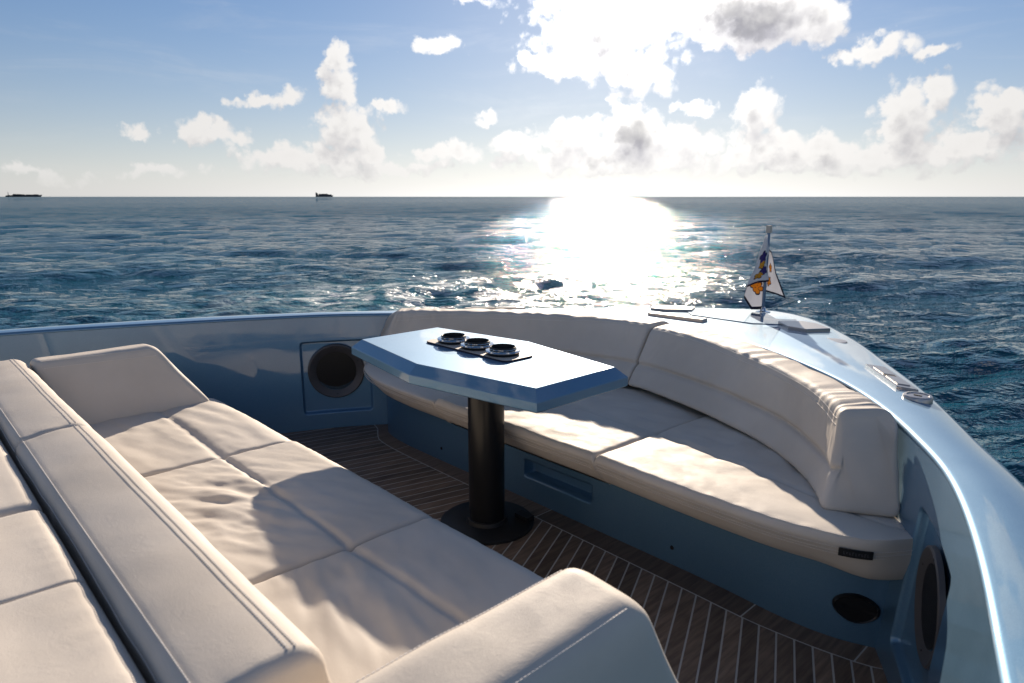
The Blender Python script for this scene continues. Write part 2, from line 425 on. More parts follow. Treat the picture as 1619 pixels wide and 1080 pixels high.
ZI = 0.655-0.019*INNER[:, 1]; ZO = 0.638-0.018*OUTER[:, 1]

boat = sprop(empty('motor_yacht', (0, 0, 0)), 'pale blue metallic motor yacht bow with wide gunwales round an open cockpit', 'yacht')
def row(P, z): return np.c_[P, np.broadcast_to(z, len(P))]
def build_shell():
    W_ = np.linalg.norm(OUTER-INNER, axis=1)[:, None]; D = (OUTER-INNER)/W_
    rows = []
    r = 0.012
    for a in np.radians([0, 20, 45, 70, 90]):          # rolled inner lip
        rows.append(row(INNER+D*(r-r*np.cos(a)), ZI-r+r*np.sin(a)))
    rows.insert(0, row(INNER+D*0.001, ZI-0.015))
    rows.insert(0, row(INNER+D*0.016, ZI-0.017))
    for f in np.linspace(0.04, 0.96, 14):
        z = ZI*(1-f)+ZO*f+0.010*np.sin(np.pi*f)
        rows.append(row(INNER+D*(r+(W_-2*r)*f), z))
    r2 = 0.018
    for a in np.radians([70, 45, 20, 0]):
        rows.append(row(OUTER-D*(r2-r2*np.cos(a)), ZO-r2+r2*np.sin(a)))
    G = np.stack(rows, 1); n, m = G.shape[:2]
    mesh_obj('gunwale', G.reshape(-1, 3), grid_faces(n, m), M_PAINT, boat)
    rows = []
    for z, off in ((0.0, 0.0), (-0.03, 0.004), (-0.05, -0.012), (-0.3, 0.0), (-0.7, -0.06), (-1.1, -0.17), (-1.6, -0.36)):
        rows.append(row(OUTER-NO*0+NO*off, ZO-r2+z))
    G = np.stack(rows, 1); n, m = G.shape[:2]
    mesh_obj('hull_side', G.reshape(-1, 3), grid_faces(n, m), M_PAINT, boat)
build_shell()

# inner walls with recessed speaker panels
SPK = {-1: dict(c=(-1.44, .14), z=.325), 1: dict(c=(1.53, .055), z=.325)}
def wall_xy(side):
    """floor and top curves of one inner wall, walking towards the bow"""
    h = NP//2+1
    P = INNER[:h] if side > 0 else INNER[::-1][:h]
    N = NI[:h] if side > 0 else NI[::-1][:h]
    return P, N
def build_wall(side):
    P, N = wall_xy(side)
    s = np.r_[0, np.cumsum(np.linalg.norm(np.diff(P, axis=0), axis=1))]
    c = np.array(SPK[side]['c']); i0 = np.argmin(np.linalg.norm(P-N*-0.0-c, axis=1)); s0 = s[i0]; z0 = SPK[side]['z']-0.03
    ss = np.unique(np.r_[np.linspace(0, s[-1], 120), s0+np.linspace(-.24, .24, 130)])
    ss = ss[(ss >= 0) & (ss <= s[-1])]
    zz = np.unique(np.r_[np.linspace(0, .62, 14), z0+np.linspace(-.235, .235, 120)]); zz = zz[(zz >= 0) & (zz <= .6201)]
    Pi = np.stack([np.interp(ss, s, P[:, j]) for j in (0, 1)], 1); Ni = np.stack([np.interp(ss, s, N[:, j]) for j in (0, 1)], 1)
    top = 0.655-0.019*Pi[:, 1]-0.016
    SS, ZZ = np.meshgrid(ss, zz, indexing='ij')
    sd = sd_rrect(SS, ZZ, s0, z0, .195, .205, .02)
    dep = 0.024*smoothstep(-sd, -0.002, 0.010)
    fz = ZZ/0.62
    inw = 0.045*(1-fz)-0.003*fz                # wall leans in towards the floor, tucks under the lip above
    zreal = np.where(ZZ > .55, ZZ+(top[:, None]-.62)*smoothstep(ZZ, .55, .62), ZZ)
    off = -inw+dep
    G = np.empty(SS.shape+(3,)); G[..., :2] = Pi[:, None, :]+Ni[:, None, :]*off[..., None]; G[..., 2] = zreal
    n, m = SS.shape
    mesh_obj('inner_wall', G.reshape(-1, 3), grid_faces(n, m), M_PAINT, boat, sharp=60)
    # frame of the panel: centre, tangent, outward normal
    j = np.argmin(np.abs(ss-s0)); jz = np.argmin(np.abs(zz-z0))
    o = Vector(G[j, jz]); nn = Vector((-Ni[j, 0], -Ni[j, 1], 0.0)); nn.normalize()
    return o, nn
def build_speaker(side):
    o, n = build_wall(side)
    z = Vector((0, 0, 1)); t = z.cross(n); t.normalize()
    z2 = n.cross(t)
    from mathutils import Matrix
    R = Matrix((t, z2, n)).transposed()
    c = Vector((o.x, o.y, SPK[side]['z']))+n*0.003
    if side > 0: R = R @ Matrix.Diagonal((.92, .92, .75))
    sp = MB().lathe([(0.108, 0.0), (0.112, 0.004), (0.150, 0.020), (0.156, 0.016), (0.158, 0.0)], 64, c, R, True).obj('speaker', M_GREYRING, boat)
    if side < 0: sprop(sp, 'round black mesh speaker with dull grey ring in a recessed wall panel')
    # perforated grille: hexagonal bars over a dark cone
    MB().lathe([(0.0, -0.002), (0.03, 0.002), (0.05, -0.004), (0.112, 0.002)], 48, c, R).obj('speaker_cone', M_BLACK, sp)
    g = MB(); pitch = 0.0085
    for ang in (0, 60, 120):
        ca, sa = math.cos(rad(ang)), math.sin(rad(ang))
        k = -12
        while k <= 12:
            d = k*pitch; L = math.sqrt(max(0, 0.109**2-d*d))
            if L > 0.01:
                Rz = R @ Matrix.Rotation(rad(ang), 3, 'Z')
                g.box(c+R @ Vector((-sa*d, ca*d, 0.0065+ang*1e-5)), (L, 0.0010, 0.0008), Rz)
            k += 1
    g.obj('grille', M_BLACKM, sp, smooth=False)
    for a in (25, 90, 155, 270):
        MB().lathe([(0.0, 0.003), (0.003, 0.003), (0.0038, 0.0)], 10, c+R @ Vector((0.134*math.cos(rad(a)), 0.134*math.sin(rad(a)), 0.0125)), R).obj('screw', M_BLACKM, sp)
for sd_ in (-1, 1): build_speaker(sd_)

# ------------------------------------------------------------------ deck fittings (parts of the yacht)
def deck_z(x, y):
    """height of the gunwale surface at a point"""
    side = INNER[:, 0]*0
    d_in = np.hypot(INNER[:, 0]-x, INNER[:, 1]-y); d_out = np.hypot(OUTER[:, 0]-x, OUTER[:, 1]-y)
    i = np.argmin(d_in+d_out); f = d_in[i]/(d_in[i]+d_out[i])
    return float(ZI[i]*(1-f)+ZO[i]*f+0.010*math.sin(math.pi*f))
def slab(name, poly, h, mat, parent, lift=0.0, inset=0.006, bevel=0.003):
    """thin plate following the deck slope"""
    c = np.mean(poly, 0)
    zs = [deck_z(x, y) for x, y in poly]
    def ring(k, dz): return [(x+(c[0]-x)*k, y+(c[1]-y)*k, z+dz) for (x, y), z in zip(poly, zs)]
    L = np.mean([np.hypot(*(np.array(p)-c)) for p in poly])
    n = len(poly); vs = ring(0, -0.01+lift)+ring(0, h-bevel+lift)+ring(bevel/L, h+lift)
    fs = [(a*n+i, a*n+(i+1) % n, (a+1)*n+(i+1) % n, (a+1)*n+i) for a in (0, 1) for i in range(n)]+[tuple(range(2*n, 3*n))]
    return mesh_obj(name, vs, fs, mat, parent, sharp=30)
def rect_poly(a, b, w):
    a = np.array(a); b = np.array(b); t = (b-a)/np.linalg.norm(b-a); n = np.array([t[1], -t[0]])
    return [tuple(a+n*w), tuple(b+n*w), tuple(b-n*w), tuple(a-n*w)]
for s_ in (1, -1):
    a, b = np.array((s_*1.005, 1.19)), np.array((s_*1.215, .895)); t = (b-a)/np.linalg.norm(b-a)
    cl = slab('pop_up_cleat', rect_poly(a, b, .036), 0.012, M_BRUSH, boat)
    slab('cleat_bar', rect_poly(a+t*.05, a+t*.17, .021), 0.0145, M_BRUSH, cl)
    slab('cleat_slot', rect_poly(a+t*.175, a+t*.190, .023), 0.0135, M_RUBBER, cl)
    slab('cleat_bar', rect_poly(a+t*.195, a+t*.325, .021), 0.0145, M_BRUSH, cl)
    x, y = s_*1.275, .80; z = deck_z(x, y)
    cap = MB().lathe([(0.045, -0.01), (0.045, 0.012), (0.042, 0.016), (0.034, 0.017), (0.033, 0.014), (0.0, 0.014)], 40, (x, y, z)).obj('filler_cap', M_BRUSH, boat)
    MB().box((x, y, z+0.0148), (0.012, 0.003, 0.0012)).obj('cap_slot', M_RUBBER, cap)
    MB().lathe([(0.058, -0.01), (0.056, 0.002), (0.04, 0.0025), (0.0, 0.0025)], 40, (s_*.66, 1.66, deck_z(s_*.66, 1.66))).obj('deck_light', M_BRUSH, boat)
    h6 = [(.27, 1.88), (.385, 1.755), (.48, 1.755), (.53, 1.93), (.42, 2.03), (.34, 2.03)]
    slab('fairlead_plate', [(s_*x, y) for x, y in h6], 0.018, M_BRUSH, boat)
slab('anchor_roller_cover', rect_poly((-.36, 1.585), (-.02, 1.615), .03), 0.016, M_BRUSH, boat)
hx = [(.29, 2.06), (.33, 1.90), (.19, 1.75), (-.19, 1.75), (-.33, 1.90), (-.29, 2.06)]
c0 = np.mean(hx, 0)
slab('hatch_gasket', [tuple(c0+(np.array(p)-c0)*1.022) for p in hx], 0.002, M_RUBBER, boat, bevel=0.0005)
slab('anchor_hatch', hx, 0.006, M_PAINT, boat, bevel=0.002)

# ------------------------------------------------------------------ floor with teak planks
def clip(poly, nx, ny, d):
    """keep nx*x+ny*y <= d"""
    out = []
    for i in range(len(poly)):
        a, b = poly[i], poly[(i+1) % len(poly)]
        fa, fb = nx*a[0]+ny*a[1]-d, nx*b[0]+ny*b[1]-d
        if fa <= 0: out.append(a)
        if (fa < 0 < fb) or (fb < 0 < fa):
            t = fa/(fa-fb); out.append((a[0]+(b[0]-a[0])*t, a[1]+(b[1]-a[1])*t))
    return out
BASE_F = [(-1.36,.42),(-1.29,.37),(-1.20,.315),(-1.06,.285),(-.8,.275),(0,.275),(.8,.27),(1.1,.255),(1.25,.265),(1.36,.30),(1.47,.36)]
MARG = [(-1.42,.34),(-1.30,.305),(-1.21,.25),(-1.10,.205),(-.8,.185),(0,.18),(.8,.168),(1.1,.165),(1.37,.205),(1.50,.27)]
def build_floor():
    fl = [(x-.0, y) for x, y in IN_R if y < 1.0]
    poly = [(x-.01, y) for x, y in fl]+[(-x+.01, y) for x, y in fl[::-1]]
    f = MB().prism(poly, -0.05, -0.0007).obj('cockpit_floor', M_CAULK, None, smooth=False)
    sprop(f, 'dark teak planked cockpit floor with pale caulking lines', 'floor', kind='structure')
    def plank(poly):
        if len(poly) < 3: return
        c = np.mean(poly, 0)
        top = [(p[0]+(c[0]-p[0])*0.0, p[1]) for p in poly]
        mb = MB().prism([(x-c[0], y-c[1]) for x, y in poly], -0.006, 0.0+float(rng.uniform(-.0004, .0004)))
        o = mb.obj('plank', M_TEAK, f, smooth=False); o.location = (c[0], c[1], 0)
    def in_floor(q):
        n = len(poly)
        for i in range(n):                       # outline is convex enough: clip by each edge
            a, b = poly[i], poly[(i+1) % n]; ex, ey = b[0]-a[0], b[1]-a[1]
            q = clip(q, ey, -ex, ey*a[0]-ex*a[1])
            if len(q) < 3: return []
        return q
    pitch, gap = 0.0555, 0.0062
    marg = spline(MARG, 60)
    def ymax(q):
        xs = [p[0] for p in q]; return float(np.interp(np.mean(xs), marg[:, 0], marg[:, 1]))
    for side, slope in ((1, -.47), (-1, .25)):
        for i in range(-22, 34):
            x0 = side*(0.03+i*pitch)
            y0, y1 = -2.3, 0.42
            xa = lambda x, y: x+slope*(y-.18)
            xl, xr = sorted((x0+side*gap/2, x0+side*(pitch-gap/2)))
            q = [(xa(xl, y0), y0), (xa(xr, y0), y0), (xa(xr, y1), y1), (xa(xl, y1), y1)]
            q = clip(q, -side, 0, -0.03)
            if len(q) < 3: continue
            # cut along the margin board
            xm0, xm1 = sorted((xa(xl, .2), xa(xr, .2)))
            ya, yb = np.interp([xm0, xm1], marg[:, 0], marg[:, 1])
            if -1.44 < (xm0+xm1)/2 < 1.6 and xm1 > xm0:
                sl = (yb-ya)/(xm1-xm0); q = clip(q, -sl, 1.0, ya-sl*xm0-gap/2)
            q = clip(q, 0, -1, 2.3)
            q = in_floor(q) if len(q) >= 3 else q
            plank(q)
    plank([(-.0275, -2.3), (.0275, -2.3), (.0275, .175), (-.0275, .175)])
    # margin boards under the bench front
    base = spline(BASE_F, 200); cuts = [-1.45, -.95, .1, 1.03, 1.36, 1.5]
    for a, b in zip(cuts[:-1], cuts[1:]):
        xs = np.linspace(a+.0025, b-.0025, 14)
        lo = [(x, float(np.interp(x, marg[:, 0], marg[:, 1]))+gap/2) for x in xs]
        hi = [(x, float(np.interp(x, base[:, 0], base[:, 1]))+.04) for x in xs[::-1]]
        plank(lo+hi)
    for p in list(f.children): pass
build_floor()

# ------------------------------------------------------------------ cushions
def edge_prof(d, r):
    t = np.clip(d/max(r, 1e-6), 0, 1); return np.sqrt(np.maximum(0, 1-(1-t)**2))
def cgrid(L, ra, rb, n):
    """parameter positions: dense on the rounded ends"""
    th = np.radians(np.array([0, 12, 25, 40, 56, 74]))
    a = ra*(1-np.cos(th)); b = L-rb*(1-np.cos(th))[::-1]
    return np.r_[a, np.linspace(ra, L-rb, n), b]/L
def cushion(name, front, back, left, right, ztop, zbot, parent, rf=.03, rb=.03, rl=.022, rr=.022, crown=.012, wr=None,
            grooves=(), tuck=0.0, n=(70, 50), ztilt=0.0, mat=None, wrap=0):
    C0, C1, D0, D1 = [even(spline(c, 120), 240) for c in (front, back, left, right)]
    Lu = np.linalg.norm(np.diff(C0, axis=0), axis=1).sum(); Lv = np.linalg.norm(np.diff(D0, axis=0), axis=1).sum()
    u = cgrid(Lu, rl, rr, n[0]); v = cgrid(Lv, rf, rb, n[1])
    c0, c1, d0, d1 = arc_at(C0, u), arc_at(C1, u), arc_at(D0, v), arc_at(D1, v)
    U, V = u[:, None, None], v[None, :, None]
    P = (1-V)*c0[:, None]+V*c1[:, None]+(1-U)*d0[None]+U*d1[None]-((1-U)*(1-V)*C0[0]+U*(1-V)*C0[-1]+(1-U)*V*C1[0]+U*V*C1[-1])
    U, V = U[..., 0], V[..., 0]
    du0, du1, dv0, dv1 = U*Lu, (1-U)*Lu, V*Lv, (1-V)*Lv
    z = np.full(P.shape[:2], ztop)
    for d, r in ((du0, rl), (du1, rr), (dv0, rf), (dv1, rb)): z = z-r*(1-edge_prof(d, r))
    z = z+crown*np.sin(np.pi*U)**.7*np.sin(np.pi*V)**.7+ztilt*(V-.5)
    pinch = 1.0
    for g in grooves:                              # sewn seam across the cushion
        dd = np.abs(V-g)*Lv
        z = z-0.010*np.exp(-(dd/0.011)**2)-0.003*np.exp(-(dd/0.05)**2)
        sp = np.exp(-(dd/0.06)**2)
        z = z+sp*0.0035*pnoise(P[..., 0]*22, P[..., 1]*3, 5.1)
    if wr is not None:
        inner = edge_prof(np.minimum(du0, du1), .08)*edge_prof(np.minimum(dv0, dv1), .08)
        z = z+wr(P[..., 0], P[..., 1])*(0.25+0.75*inner)
    # puckers that run in from the side seams
    for dd, co in ((np.minimum(du0, du1), P[..., 1]), (np.minimum(dv0, dv1), P[..., 0])):
        z = z+0.0035*np.exp(-(dd/0.05)**2)*smoothstep(dd, 0, .02)*pnoise(co*26, dd*4, 2.7)
    top = np.concatenate([P, z[..., None]], -1)
    N, M = z.shape
    verts = list(top.reshape(-1, 3)); faces = [tuple(f) for f in grid_faces(N, M)]
    loop = [i*M for i in range(N)]+[(N-1)*M+j for j in range(1, M)]+[i*M+M-1 for i in range(N-2, -1, -1)]+[j for j in range(M-2, 0, -1)]
    L = np.array([verts[i] for i in loop]); k = len(loop)
    t = np.roll(L[:, :2], -1, 0)-np.roll(L[:, :2], 1, 0); t /= np.linalg.norm(t, axis=1)[:, None]+1e-9
    nr = np.stack([t[:, 1], -t[:, 0]], 1)
    if ((L[:, :2]-L[:, :2].mean(0))*nr).sum() < 0: nr = -nr
    nr[0] = nr[1]; nr[N-1] = nr[N-2]               # the front edge keeps its own normals at the corners
    prev = loop
    isf = np.zeros(k, bool); isf[:N] = True
    fade = np.ones(k)
    if wrap: fade[:N] = 0.15+0.85*smoothstep((1-u if wrap > 0 else u)*Lu, 0.0, 0.30)
    yf = np.where(L[:, 0] > L[:, 0].mean(), L[N-1, 1], L[0, 1])
    for f in (0.12, 0.35, 0.65, 0.9, 1.0):
        bul = 0.006*math.sin(math.pi*f)
        zz = L[:, 2]*(1-f)+zbot*f
        off = bul-np.where(isf, tuck*f*fade, 0.0)-(0.012 if f == 1.0 else 0)
        ring = np.c_[L[:, :2]+nr*np.reshape(off, (-1, 1)), zz]
        if tuck > 0:
            sidek = np.where((L[:, 0]-L[:, 0].mean())*wrap > 0, 0.15, 1.0)
            lim = yf+tuck*f*sidek
            ring[:, 1] = np.where(~isf & (ring[:, 1] < lim), lim, ring[:, 1])
        base = len(verts); verts += list(ring); cur = list(range(base, base+k))
        faces += [(prev[i], prev[(i+1) % k], cur[(i+1) % k], cur[i]) for i in range(k)]
        prev = cur
    faces.append(tuple(prev))
    o = mesh_obj(name, verts, faces, mat or M_LEATHER, parent, sharp=0)
    return o, top, L, nr
def stitch(pts, parent, lift=0.0006, dash=0.0055, pitch=0.0078, w=0.0008, mat=None):
    P = np.asarray(pts, float); s = np.r_[0, np.cumsum(np.linalg.norm(np.diff(P, axis=0), axis=1))]
    m = MB(); x = 0.0
    while x+dash < s[-1]:
        a = Vector([np.interp(x, s, P[:, i]) for i in range(3)]); b = Vector([np.interp(x+dash, s, P[:, i]) for i in range(3)])
        d = b-a
        if d.length > 1e-5:
            R = d.to_track_quat('X', 'Z').to_matrix(); c = (a+b)/2
            m.box((c.x, c.y, c.z+lift), (d.length/2, w, w*.7), R)
        x += pitch
    return m.obj('stitching', mat or M_STITCH, parent, smooth=False)

def wrinkles(seed, amp, fx, fy, ang=0.0, cx=None, cy=None, sx=.25, sy=.2):
    ca, sa = math.cos(ang), math.sin(ang)
    def f(x, y):
        a, b = x*ca+y*sa, -x*sa+y*ca
        wv = 0.35*pnoise(a*3.1, b*3.1, seed+7.7)
        n = pnoise(a*fx+wv*2, b*fy+wv, seed)
        n = np.sign(n)*np.abs(n)**.8+0.45*pnoise(a*fx*2.1+wv*3, b*fy*2.1, seed+3.1)
        big = 1.1*pnoise(x*3.3, y*3.3, seed+11)
        env = 1.0 if cx is None else 0.18+np.exp(-(((x-cx)/sx)**2+((y-cy)/sy)**2))
        return amp*n*env+0.004*big
    return f

# --- aft-facing sofa
sofa = sprop(empty('sofa', (0, -.9, 0)), 'long cream leather sofa with slanted arm bolsters facing the table', 'sofa')
xs = [-.43, .44]
Y0, YB = -.572, -1.275
so = []
so.append(cushion('seat_cushion', [(-1.33,-.80),(-1.31,-.68),(-1.23,-.60),(-1.1,-.575),(-.43,Y0)], [(-1.33,YB),(-.43,YB)], [(-1.33,-.80),(-1.33,YB)], [(-.43,Y0),(-.43,YB)],
    .398, .17, sofa, rf=.06, rl=.04, grooves=(.42,), tuck=.03, wr=wrinkles(1.3, .005, 5, 15, 0.2), n=(80, 60)))
so.append(cushion('seat_cushion', [(-.43,Y0),(.44,Y0)], [(-.43,YB),(.44,YB)], [(-.43,Y0),(-.43,YB)], [(.44,Y0),(.44,YB)],
    .398, .17, sofa, rf=.06, grooves=(.42,), tuck=.03, wr=wrinkles(4.9, .0125, 7, 17, 0.5, -.02, -1.0, .3, .16), n=(120, 90)))
so.append(cushion('seat_cushion', [(.44,Y0),(1.1,-.575),(1.23,-.60),(1.31,-.68),(1.33,-.80)], [(.44,YB),(1.33,YB)], [(.44,Y0),(.44,YB)], [(1.33,-.80),(1.33,YB)],
    .398, .17, sofa, rf=.06, rr=.04, grooves=(.42,), tuck=.03, wr=wrinkles(8.1, .0085, 6, 18, -0.3, .7, -1.0, .3, .16), n=(90, 70)))
MB().prism([(-1.26,-.70),(-1.2,-.64),(1.2,-.64),(1.26,-.70),(1.26,-1.42),(-1.26,-1.42)], 0.0005, .19).obj('base', M_PAINT, sofa, sharp=30)

def round_poly(P, radii, seg=6):
    """fillet the corners of a closed 3-D polygon"""
    P = [np.asarray(p, float) for p in P]; out = []
    for i, p in enumerate(P):
        a, b = P[i-1], P[(i+1) % len(P)]; r = radii[i]
        da, db = a-p, b-p; la, lb = np.linalg.norm(da), np.linalg.norm(db)
        s0 = p+da/la*min(r, la*.48); s1 = p+db/lb*min(r, lb*.48)
        for t in np.linspace(0, 1, seg): out.append((1-t)**2*s0+2*t*(1-t)*p+t*t*s1)
    return np.array(out)
def densify(P, step=.014):
    """add points along long straight runs of a closed profile"""
    out = []
    for i in range(len(P)):
        a, b = P[i], P[(i+1) % len(P)]; n = max(1, int(np.ceil(np.linalg.norm(b-a)/step)))
        for t in range(n): out.append(a+(b-a)*t/n)
    return np.array(out)
def loft(name, section, ns, parent, end=.03, disp=None, mat=None, closed_len=1.0):
    """section(t) -> closed list of 3-D corner points and radii; rounded ends"""
    th = np.radians([8, 22, 40, 60, 80]); e = end/closed_len
    ts = np.r_[e*(1-np.cos(th)), np.linspace(e, 1-e, ns), 1-(e*(1-np.cos(th)))[::-1]]
    sc = np.ones(len(ts)); k = len(th)
    sc[:k] = np.sin(th); sc[-k:] = np.sin(th)[::-1]
    base = None; G = []
    ref, rr = section(0.5); q = densify(round_poly(ref, rr)); npt = len(q)
    # profile parameter fixed from the middle section, so that every station has the same count
    for t, s in zip(ts, sc):
        P, rr = section(t); R = round_poly(P, rr); R = arc_closed(R, npt)
        c = R.mean(0); shrink = end*(1-s)
        d = R-c; L = np.linalg.norm(d, axis=1, keepdims=True)
        G.append(c+d*(1-shrink/np.maximum(L, .02)))
    G = np.array(G)
    if disp is not None:
        A = np.gradient(G, axis=0); Bq = np.roll(G, -1, 1)-np.roll(G, 1, 1); Nn = np.cross(A, Bq); Nn /= np.linalg.norm(Nn, axis=-1, keepdims=True)+1e-9
        cc = G.mean(1, keepdims=True)
        if ((G-cc)*Nn).sum() < 0: Nn = -Nn
        G = G+Nn*disp(G, ts, Nn)[..., None]
    n, m = G.shape[:2]
    F = [tuple(f) for f in grid_faces(n, m, False, True)]+[tuple(range(m)), tuple(range((n-1)*m, n*m))]
    return mesh_obj(name, G.reshape(-1, 3), F, mat or M_LEATHER, parent, sharp=0), G, ts
def arc_closed(R, n):
    Q = np.vstack([R, R[:1]]); s = np.r_[0, np.cumsum(np.linalg.norm(np.diff(Q, axis=0), axis=1))]
    t = np.linspace(0, s[-1], n, endpoint=False)
    return np.stack([np.interp(t, s, Q[:, i]) for i in range(3)], 1)

def bar_disp(seed):
    def f(G, ts, N):
        x, y, z = G[..., 0], G[..., 1], G[..., 2]
        d = 0.006*pnoise(x*2.2, y*5, seed)+0.0022*pnoise(x*9, y*9, seed+z*3)
        e = np.minimum(ts, 1-ts)[:, None]
        d = d+0.006*np.exp(-(e/.03)**2)*pnoise(y*24, z*24, seed+4)
        return d+0.006*np.clip(N[..., 2], 0, 1)*np.sin(np.pi*np.clip((y+1.46)/.19, 0, 1))
    return f
def bar_section(x0, x1):
    def f(t):
        x = x0+(x1-x0)*t
        return [(x,-1.225,.375),(x,-1.262,.56),(x,-1.278,.660),(x,-1.466,.646),(x,-1.472,.40),(x,-1.40,.36)], [.02,.03,.05,.024,.02,.02]
    return f
for x0, x1, sdv in ((-1.40, -.272, 2.2), (-.268, 1.105, 6.6)):
    o, G, ts = loft('backrest', bar_section(x0, x1), 90, sofa, end=.022, disp=bar_disp(sdv), closed_len=abs(x1-x0))
    zc = G[len(ts)//2, :, 2]; yc = G[len(ts)//2, :, 1]
    for (yy, zz) in ((-1.456, .652), (-1.468, .612), (-1.318, .660), (-1.331, .660)):
        j = int(np.argmin((yc-yy)**2+(zc-zz)**2)); c = G[:, j]; nn = np.array([0, -.0012 if yy < -1.4 else .0, .0011])
        stitch(c[4:-4]+nn, o, 0.0002)
def bolster(side):
    def sec(t):
        pts = []
        for x, z in ((1.115,.385),(1.205,.655),(1.225,.672),(1.365,.660),(1.40,.395),(1.30,.37)):
            k = (z-.4)/.26
            ya = (-1.235-.04*k) if side < 0 else -1.52; yb = (-.655-.175*k) if side < 0 else (-.715-.125*k)
            pts.append((side*x, ya+(yb-ya)*t, z))
        return pts, [.03,.02,.02,.045,.03,.02]
    sdv = 3.7 if side < 0 else 9.3
    o, G, ts = loft('arm_bolster', sec, 60, sofa, end=.028 if side < 0 else .045, closed_len=.45 if side < 0 else .75,
        disp=lambda G, ts, N: 0.005*pnoise(G[..., 1]*4, G[..., 2]*4, sdv)+0.0018*pnoise(G[..., 1]*14, G[..., 0]*14, sdv+2))
    xc, zc = np.abs(G[30, :, 0]), G[30, :, 2]
    for (xx, zz) in ((1.215, .668), (1.198, .64), (1.36, .665)):
        j = int(np.argmin((xc-xx)**2+(zc-zz)**2)); stitch(G[5:-5, j]+np.array([-side*.0008, 0, .0006]), o, 0.0002)
for s_ in (-1, 1): bolster(s_)

# --- sun pad behind the sofa back
pad = sprop(empty('sun_pad', (0, -1.9, 0)), 'flat cream leather sun pad behind the sofa backrest', 'sun pad')
cushion('pad_cushion', [(-1.45,-2.5),(.185,-2.5)], [(-1.45,-1.480),(.185,-1.480)], [(-1.45,-2.5),(-1.45,-1.480)], [(.185,-2.5),(.185,-1.480)], .632, .40, pad, rb=.03, rr=.03, wr=wrinkles(12.2, .004, 4, 14), crown=.015, n=(70, 60))
pc, top, L, nr = cushion('pad_cushion', [(.195,-2.5),(.60,-2.5)], [(.195,-1.480),(.60,-1.480)], [(.195,-2.5),(.195,-1.480)], [(.60,-2.5),(.60,-1.480)], .632, .40, pad, rb=.03, rl=.03, rr=.008, wr=wrinkles(14.2, .003, 4, 12), crown=.012, n=(50, 60))
cushion('pad_cushion', [(.602,-2.5),(1.15,-2.5)], [(.602,-1.480),(1.15,-1.480)], [(.602,-2.5),(.602,-1.480)], [(1.15,-2.5),(1.15,-1.480)], .632, .40, pad, rb=.03, rl=.008, wr=wrinkles(17.2, .003, 4, 12), crown=.012, n=(50, 60))
MB().prism([(-1.4,-2.5),(1.1,-2.5),(1.1,-1.50),(-1.4,-1.50)], 0.0005, .42).obj('base', M_PAINT, pad, sharp=30)

# --- curved bow bench
bench = sprop(empty('bench_seat', (0, .6, 0)), 'curved cream leather bench wrapped round the bow on a blue base', 'bench')
bc = []
BK = [(-1.36,.44),(-1.0,.80),(-.47,1.02)]
bc.append(cushion('seat_cushion', [(-1.40,.40),(-1.36,.30),(-1.24,.20),(-1.05,.13),(-.8,.10),(-.47,.095)], BK, [(-1.40,.40),(-1.36,.44)], [(-.47,.095),(-.47,1.02)],
    .388, .268, bench, rf=.022, rl=.012, rb=.02, tuck=.085, grooves=(), wrap=-1, ztilt=-.03, wr=wrinkles(21.0, .004, 8, 8), n=(80, 60)))
bc.append(cushion('seat_cushion', [(-.47,.095),(.475,.09)], [(-.47,1.02),(0,1.10),(.475,1.02)], [(-.47,.095),(-.47,1.02)], [(.475,.09),(.475,1.02)],
    .385, .268, bench, rf=.024, tuck=.085, grooves=(.40,), ztilt=-.035, wr=wrinkles(23.0, .006, 6, 12, .3), n=(100, 80)))
bc.append(cushion('seat_cushion', [(.475,.09),(.8,.075),(1.1,.075),(1.28,.105),(1.39,.155),(1.46,.25)], [(.475,1.02),(1.0,.80),(1.42,.40)], [(.475,.09),(.475,1.02)], [(1.46,.25),(1.42,.40)],
    .393, .268, bench, rf=.024, rr=.012, tuck=.085, grooves=(.40,), wrap=1, ztilt=-.022, wr=wrinkles(27.0, .0105, 9, 9, .4, .85, .55, .35, .2), n=(110, 80)))
for (o, top, L, nr), rng_u in zip(bc, (1, 1, 1)):
    edge = top[4:-4, 0]                                     # front edge of the top sheet
    nfr = np.gradient(edge[:, :2], axis=0); nfr /= np.linalg.norm(nfr, axis=1)[:, None]; nf = np.stack([nfr[:, 1], -nfr[:, 0]], 1)
    for dz, out in ((-.008, .0026), (-.020, .0012), (-.030, -.0035)):
        stitch(np.c_[edge[:, :2]+nf*out, edge[:, 2]+dz], o, 0)
    stitch(top[4:-4, 5]+np.array([0, 0, .0012]), o, 0)
